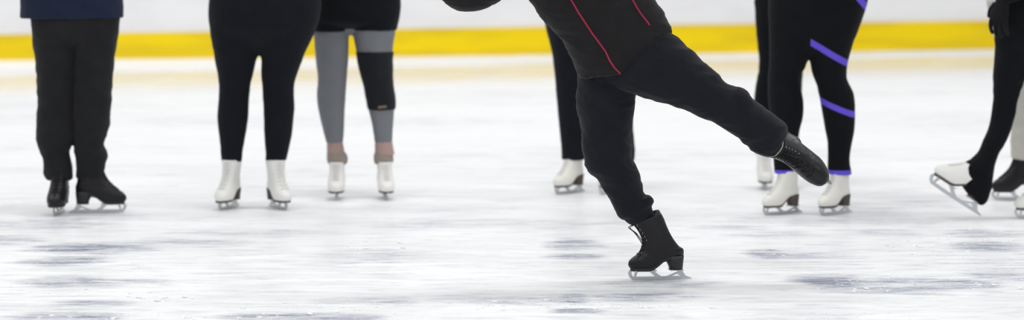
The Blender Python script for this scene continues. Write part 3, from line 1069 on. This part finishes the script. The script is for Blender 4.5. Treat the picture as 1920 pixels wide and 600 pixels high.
# ================================================================ BEHIND THE FRONT SKATER
def hidden_skater():
    Y = ice_Y(361)
    root = person(ice(1105, 362), 'skater in black leggings and white skates, hidden behind the gliding skater')
    l = rows([(0, 1022, 1110), (50, 1023, 1108), (90, 1033, 1106), (140, 1040, 1103), (180, 1043, 1098), (220, 1047, 1100), (260, 1051, 1099), (285, 1053, 1098), (299, 1053, 1097)], Y, .95)
    r = rows([(0, 1100, 1188), (50, 1104, 1188), (100, 1114, 1188), (150, 1124, 1187), (200, 1132, 1186), (240, 1137, 1187), (270, 1138, 1190), (290, 1139, 1191), (303, 1140, 1189)], Y, .95)
    pel = rows([(100, 1050, 1165, 0, .15), (76, 1030, 1184, 0, .42), (40, 1021, 1188), (0, 1022, 1188), (-60, 1034, 1178)], Y, .62)
    legs_on(root, 'leggings', M['legging_black'], [l, r, pel], 0.007, ((0.0016, 5, 5, 12),))
    bm = body_legs(root, [l, r, pel], .86)
    m0 = under(1076, Y + 0, 230, 0.93)
    foot(bm, m0, 0.93, root.location)
    m1 = under(1162, Y + 0, 225, 0.93)
    foot(bm, m1, 0.93, root.location)
    upper_body(root, bm, W(1105, -5, Y), UPV, Vector((-.6, -.8, 0)), M['top_grey'], wide=1.25, size=.93, arms='front', hair_len=.2)
    ice_skate(root, m0, M['boot_ivory'], M['sole_brown'], M['lace_white'], s=0.93, top=.2, wide=1.1)
    ice_skate(root, m1, M['boot_ivory'], M['sole_brown'], M['lace_white'], s=0.93, top=.2)


hidden_skater()


# ================================================================ PURPLE STRIPES
def striped_woman():
    Y = ice_Y(400.5)
    root = person(ice(1515, 401), 'skater in black leggings with purple spiral stripes and purple ankle bands')
    l = rows([(0, 1441, 1530), (50, 1442, 1522), (100, 1443, 1517), (125, 1442, 1510), (148, 1440, 1500), (190, 1441, 1506), (220, 1444, 1505), (250, 1447, 1498), (290, 1450, 1491), (325, 1452, 1488)], Y, .95)
    r = rows([(0, 1516, 1626), (40, 1516, 1615), (80, 1516, 1600), (115, 1519, 1590), (140, 1524, 1587), (155, 1530, 1591), (175, 1535, 1600), (200, 1540, 1603), (240, 1547, 1602), (270, 1552, 1597), (300, 1552, 1593), (315, 1552, 1595), (327, 1553, 1597)], Y, .95)
    pel = rows([(112, 1470, 1575, 0, .15), (88, 1448, 1594, 0, .42), (40, 1441, 1615), (0, 1441, 1627), (-40, 1446, 1626), (-90, 1462, 1612)], Y, .60)
    m = cloth('purple_striped_knit', (0.0048, 0.0053, 0.0072), sheen=0.12)
    nt = m.node_tree
    bs = nt.nodes['Principled BSDF']
    old = bs.inputs['Base Color'].links[0].from_socket
    tc = nt.nodes.new('ShaderNodeTexCoord')
    sp = nt.nodes.new('ShaderNodeSeparateXYZ')
    nt.links.new(tc.outputs['Object'], sp.inputs[0])

    def mt(op, a, b=None, c=None):
        n = nt.nodes.new('ShaderNodeMath')
        n.operation = op
        for i, v in enumerate((a, b, c)):
            if v is None:
                continue
            if isinstance(v, (int, float)):
                n.inputs[i].default_value = v
            else:
                nt.links.new(v, n.inputs[i])
        return n.outputs[0]
    Xs, Ys, Zs = sp.outputs
    tot = None
    o = root.location
    # each stripe winds round the leg: a slanted plane through it; the crossing thigh seam limits it to one leg
    for (x0, y0, x1, y1, wpx) in ((1519, 76, 1588, 117, 13), (1537, 187, 1603, 214, 12), (1606, -8, 1628, 18, 13)):
        p, q = W(x0, y0, Y) - o, W(x1, y1, Y) - o
        sl = (q.z - p.z) / (q.x - p.x)
        hw = wpx / 2 * Y / F * 1.0
        # z - (p.z + sl*(x-p.x)), sagging over the front of the leg
        dev = mt('SUBTRACT', Zs, mt('ADD', mt('MULTIPLY', mt('SUBTRACT', Xs, p.x), sl), p.z))
        dev = mt('SUBTRACT', dev, mt('MULTIPLY', Ys, 0.10))
        k = mt('LESS_THAN', mt('ABSOLUTE', dev), hw * math.sqrt(1 + sl * sl) * 0.92)
        k = mt('MULTIPLY', k, mt('GREATER_THAN', Xs, (W(1516, 100, Y) - o).x))
        tot = k if tot is None else mt('MAXIMUM', tot, k)
    hem = mt('LESS_THAN', Zs, (W(1500, 318, Y)).z - o.z)
    tot = mt('MAXIMUM', tot, hem)
    mx = nt.nodes.new('ShaderNodeMix')
    mx.data_type = 'RGBA'
    nt.links.new(tot, mx.inputs['Factor'])
    nt.links.new(old, mx.inputs['A'])
    mx.inputs['B'].default_value = (0.125, 0.085, 0.62, 1)
    nt.links.new(mx.outputs['Result'], bs.inputs['Base Color'])
    legs_on(root, 'leggings', m, [l, r, pel], 0.006, ((0.0016, 5, 5, 12),))
    bm = body_legs(root, [l, r, pel], .86)
    m0 = under(1477, Y + 0, 214, 0.92)
    foot(bm, m0, 0.92, root.location)
    m1 = under(1575, Y + 0, 224, 0.92)
    foot(bm, m1, 0.92, root.location)
    upper_body(root, bm, W(1535, -5, Y), UPV, Vector((-.7, -.7, 0)), M['top_grey'], wide=1.3, size=.93, arms='front', hair_len=.25)
    ice_skate(root, m0, M['boot_ivory'], M['sole_brown'], M['lace_white'], s=0.92, top=.195, wide=1.05)
    ice_skate(root, m1, M['boot_ivory'], M['sole_brown'], M['lace_white'], s=0.92, top=.195, wide=1.05)


striped_woman()


def behind_striped():
    Y = ice_Y(352)
    root = person(ice(1460, 352), 'skater in black leggings standing half hidden behind the purple striped leggings')
    l = rows([(0, 1414, 1470), (60, 1418, 1468), (120, 1423, 1466), (160, 1417, 1464), (200, 1413, 1460), (240, 1414, 1456), (275, 1416, 1450), (290, 1417, 1449)], Y, .95)
    r = rows([(0, 1462, 1560), (60, 1462, 1520), (120, 1463, 1507), (200, 1464, 1502), (240, 1464, 1499), (290, 1465, 1496)], Y, .95)
    pel = rows([(95, 1440, 1520, 0, .15), (65, 1422, 1538, 0, .42), (30, 1416, 1556), (0, 1416, 1562), (-60, 1424, 1552)], Y, .60)
    legs_on(root, 'leggings', M['legging_dark'], [l, r, pel], 0.007, ((0.0016, 5, 5, 12),))
    bm = body_legs(root, [l, r, pel], .86)
    m0 = under(1432, Y + 0, 271, 0.92)
    foot(bm, m0, 0.92, root.location)
    m1 = under(1480, Y + 0, 269, 0.92)
    foot(bm, m1, 0.92, root.location)
    upper_body(root, bm, W(1488, -5, Y), UPV, FACE_CAM, M['top_grey'], wide=1.1, size=.91, arms='front', hair_len=.2)
    ice_skate(root, m0, M['boot_white'], M['sole_brown'], M['lace_white'], s=0.92, top=.2, wide=1.12)
    ice_skate(root, m1, M['boot_white'], M['sole_brown'], M['lace_white'], s=0.92, top=.2, wide=1.1)


behind_striped()


# ================================================================ RIGHT EDGE
def striding_skater():
    Y = ice_Y(409)
    root = person(ice(1905, 409), 'striding skater at right edge, black leggings drawn over the heel of a tilted white skate')
    trail = [LR(1880, 20, 1960, 20, Y, .5), LR(1866, 60, 1955, 60, Y, .8), LR(1866, 100, 1940, 96, Y, .95), LR(1862, 150, 1925, 140, Y, .95), LR(1863, 185, 1910, 180, Y, .95),
             LR(1857, 225, 1901, 225, Y, .95), LR(1846, 258, 1887, 262, Y, 1), LR(1836, 282, 1872, 290, Y, 1), LR(1823, 296, 1864, 312, Y, 1), LR(1808, 309, 1862, 335, Y, .8)]
    cover = [LR(1816, 300, 1862, 318, Y, .9, 0, .050), LR(1790, 320, 1861, 340, Y, .9, 0, .052), LR(1803, 347, 1857, 362, Y, .9, 0, .052), LR(1821, 370, 1850, 377, Y, .9, 0, .048),
             LR(1833, 383, 1843, 384, Y, .9, 0, .036)]
    front = rows([(60, 1930, 2010), (120, 1935, 2005), (180, 1940, 2000), (240, 1945, 2000), (290, 1948, 1992), (330, 1950, 1990)], Y, .95)
    pel = rows([(110, 1900, 1975, 0, .2), (85, 1885, 1995, 0, .45), (40, 1872, 2008), (0, 1868, 2015), (-50, 1876, 2008), (-100, 1890, 1992)], Y, .62)
    legs_on(root, 'leggings', M['legging_dark'], [trail, cover, front, pel], 0.006, ((0.003, 6, 6, 12),))
    ff = [LR(1822, 300, 1858, 318, Y, .8), LR(1812, 330, 1850, 350, Y, .8)]
    bm = body_legs(root, [trail, front, pel], .84)
    m0 = under(1968, Y + 0, 184, 1.02)
    foot(bm, m0, 1.02, root.location)
    hip = W(1942, -5, Y)
    wr = W(1880, -2, Y - .16)
    arm_pts = {}
    U, Fw, R = frame_axes(UPV, Vector((-1, -0.25, 0)))
    near, far = (1, -1) if R.y < 0 else (-1, 1)
    shn = hip + R * near * .185 + U * .44
    arm_pts[near] = (shn, shn + Vector((.03, -.03, -.30)), wr, wr + Vector((-.03, 0, -.15)))
    upper_body(root, bm, hip, UPV, Vector((-1, -0.25, 0)), M['legging_dark'], wide=1.1, arms='front', arm_pts=arm_pts,
               gloves={near: Vector((.6, .8, 0))}, hair_len=.2, top_name='jacket')
    # tilted skate: tail of the blade just above the ice
    ang = math.radians(33)
    rot = Matrix.Rotation(math.radians(180 + 2), 4, 'Z') @ Matrix.Rotation(-ang, 4, 'Y')
    tail = W(1839, 405, Y)
    s = 1.15
    org = tail - rot @ Vector((-0.155 * s, 0, 0.004))
    ice_skate(root, Matrix.Translation(org) @ rot, M['boot_white'], M['sole_brown'], M['lace_white'], s=s, top=.12)
    ice_skate(root, m0, M['boot_white'], M['sole_brown'], M['lace_white'], s=1.02, top=.2)


striding_skater()


def beige_skater():
    Y = ice_Y(375)
    root = person(ice(1925, 375), 'skater in pale beige trousers and black skates behind the striding skater')
    l = [LR(1850, 0, 1945, 0, Y, .9), LR(1863, 60, 1948, 60, Y, .9), LR(1872, 110, 1950, 110, Y, .9), LR(1882, 160, 1952, 160, Y, .9), LR(1890, 205, 1952, 205, Y, .95),
         LR(1896, 240, 1950, 240, Y, .95), LR(1896, 270, 1950, 272, Y, .95), LR(1897, 296, 1948, 300, Y, .95)]
    r = rows([(0, 1900, 1990), (80, 1915, 1990), (160, 1940, 2005), (240, 1955, 2010), (298, 1962, 2010)], Y, .95, .12)
    pel = rows([(85, 1890, 1960, 0, .2), (55, 1870, 1982, 0, .45), (0, 1851, 1990), (-50, 1850, 1992), (-100, 1858, 1985)], Y, .62, .05)
    legs_on(root, 'trousers', M['beige'], [l, r, pel], 0.007, ((0.005, 5, 5, 12),))
    bm = body_legs(root, [l, r, pel], .84)
    m0 = under(1923, Y + 0, 183, 1.04)
    foot(bm, m0, 1.04, root.location)
    m1 = under(1987, Y + 0.12, 182, 1.04)
    foot(bm, m1, 1.04, root.location)
    upper_body(root, bm, W(1922, -5, Y + .05), UPV, Vector((-1, -.1, 0)), M['top_light'], wide=1.15, arms='down', top_name='jacket')
    ice_skate(root, m0, M['boot_black'], M['sole_black'], M['lace_black'], s=1.04, top=.2)
    ice_skate(root, m1, M['boot_black'], M['sole_black'], M['lace_black'], s=1.04, top=.2)


beige_skater()

# ================================================================ LIGHT
w = bpy.data.worlds.new('rink_hall_light')
S.world = w
w.use_nodes = True
bg = w.node_tree.nodes['Background']
bg.inputs['Color'].default_value = (0.96, 0.98, 1.0, 1)
bg.inputs['Strength'].default_value = 0.60
for i, (x, y) in enumerate(((-7, 6), (0, 5), (7, 6), (-7, 15), (0, 14), (7, 15), (-7, 24), (0, 23), (7, 24))):
    ld = bpy.data.lights.new('ceiling_lamp', 'AREA')
    ld.shape = 'RECTANGLE'
    ld.size = 2.4
    ld.size_y = 1.2
    ld.energy = 200
    ld.color = (1.0, 0.99, 0.97)
    lo = bpy.data.objects.new('ceiling_lamp', ld)
    COL.objects.link(lo)
    lo.location = (x, y, 8.5)

# ================================================================ CAMERA
cd = bpy.data.cameras.new('camera')
cd.sensor_width = 36.0
cd.lens = F / 1920.0 * 36.0
cd.shift_y = (HY - 300.0) / 1920.0
cd.clip_end = 200
cd.dof.use_dof = True
cd.dof.focus_distance = ice_Y(525) - 0.05
cd.dof.aperture_fstop = (cd.lens / 1000.0) / 0.062
co = bpy.data.objects.new('camera', cd)
COL.objects.link(co)
co.location = (0, 0, CAMH)
co.rotation_euler = (math.radians(90), 0, 0)
S.camera = co

vs = S.view_settings
S.display_settings.display_device = 'sRGB'
vs.view_transform = 'Standard'
vs.look = 'None'
vs.gamma = 1.0
vs.exposure = 0.0
vs.use_curve_mapping = False
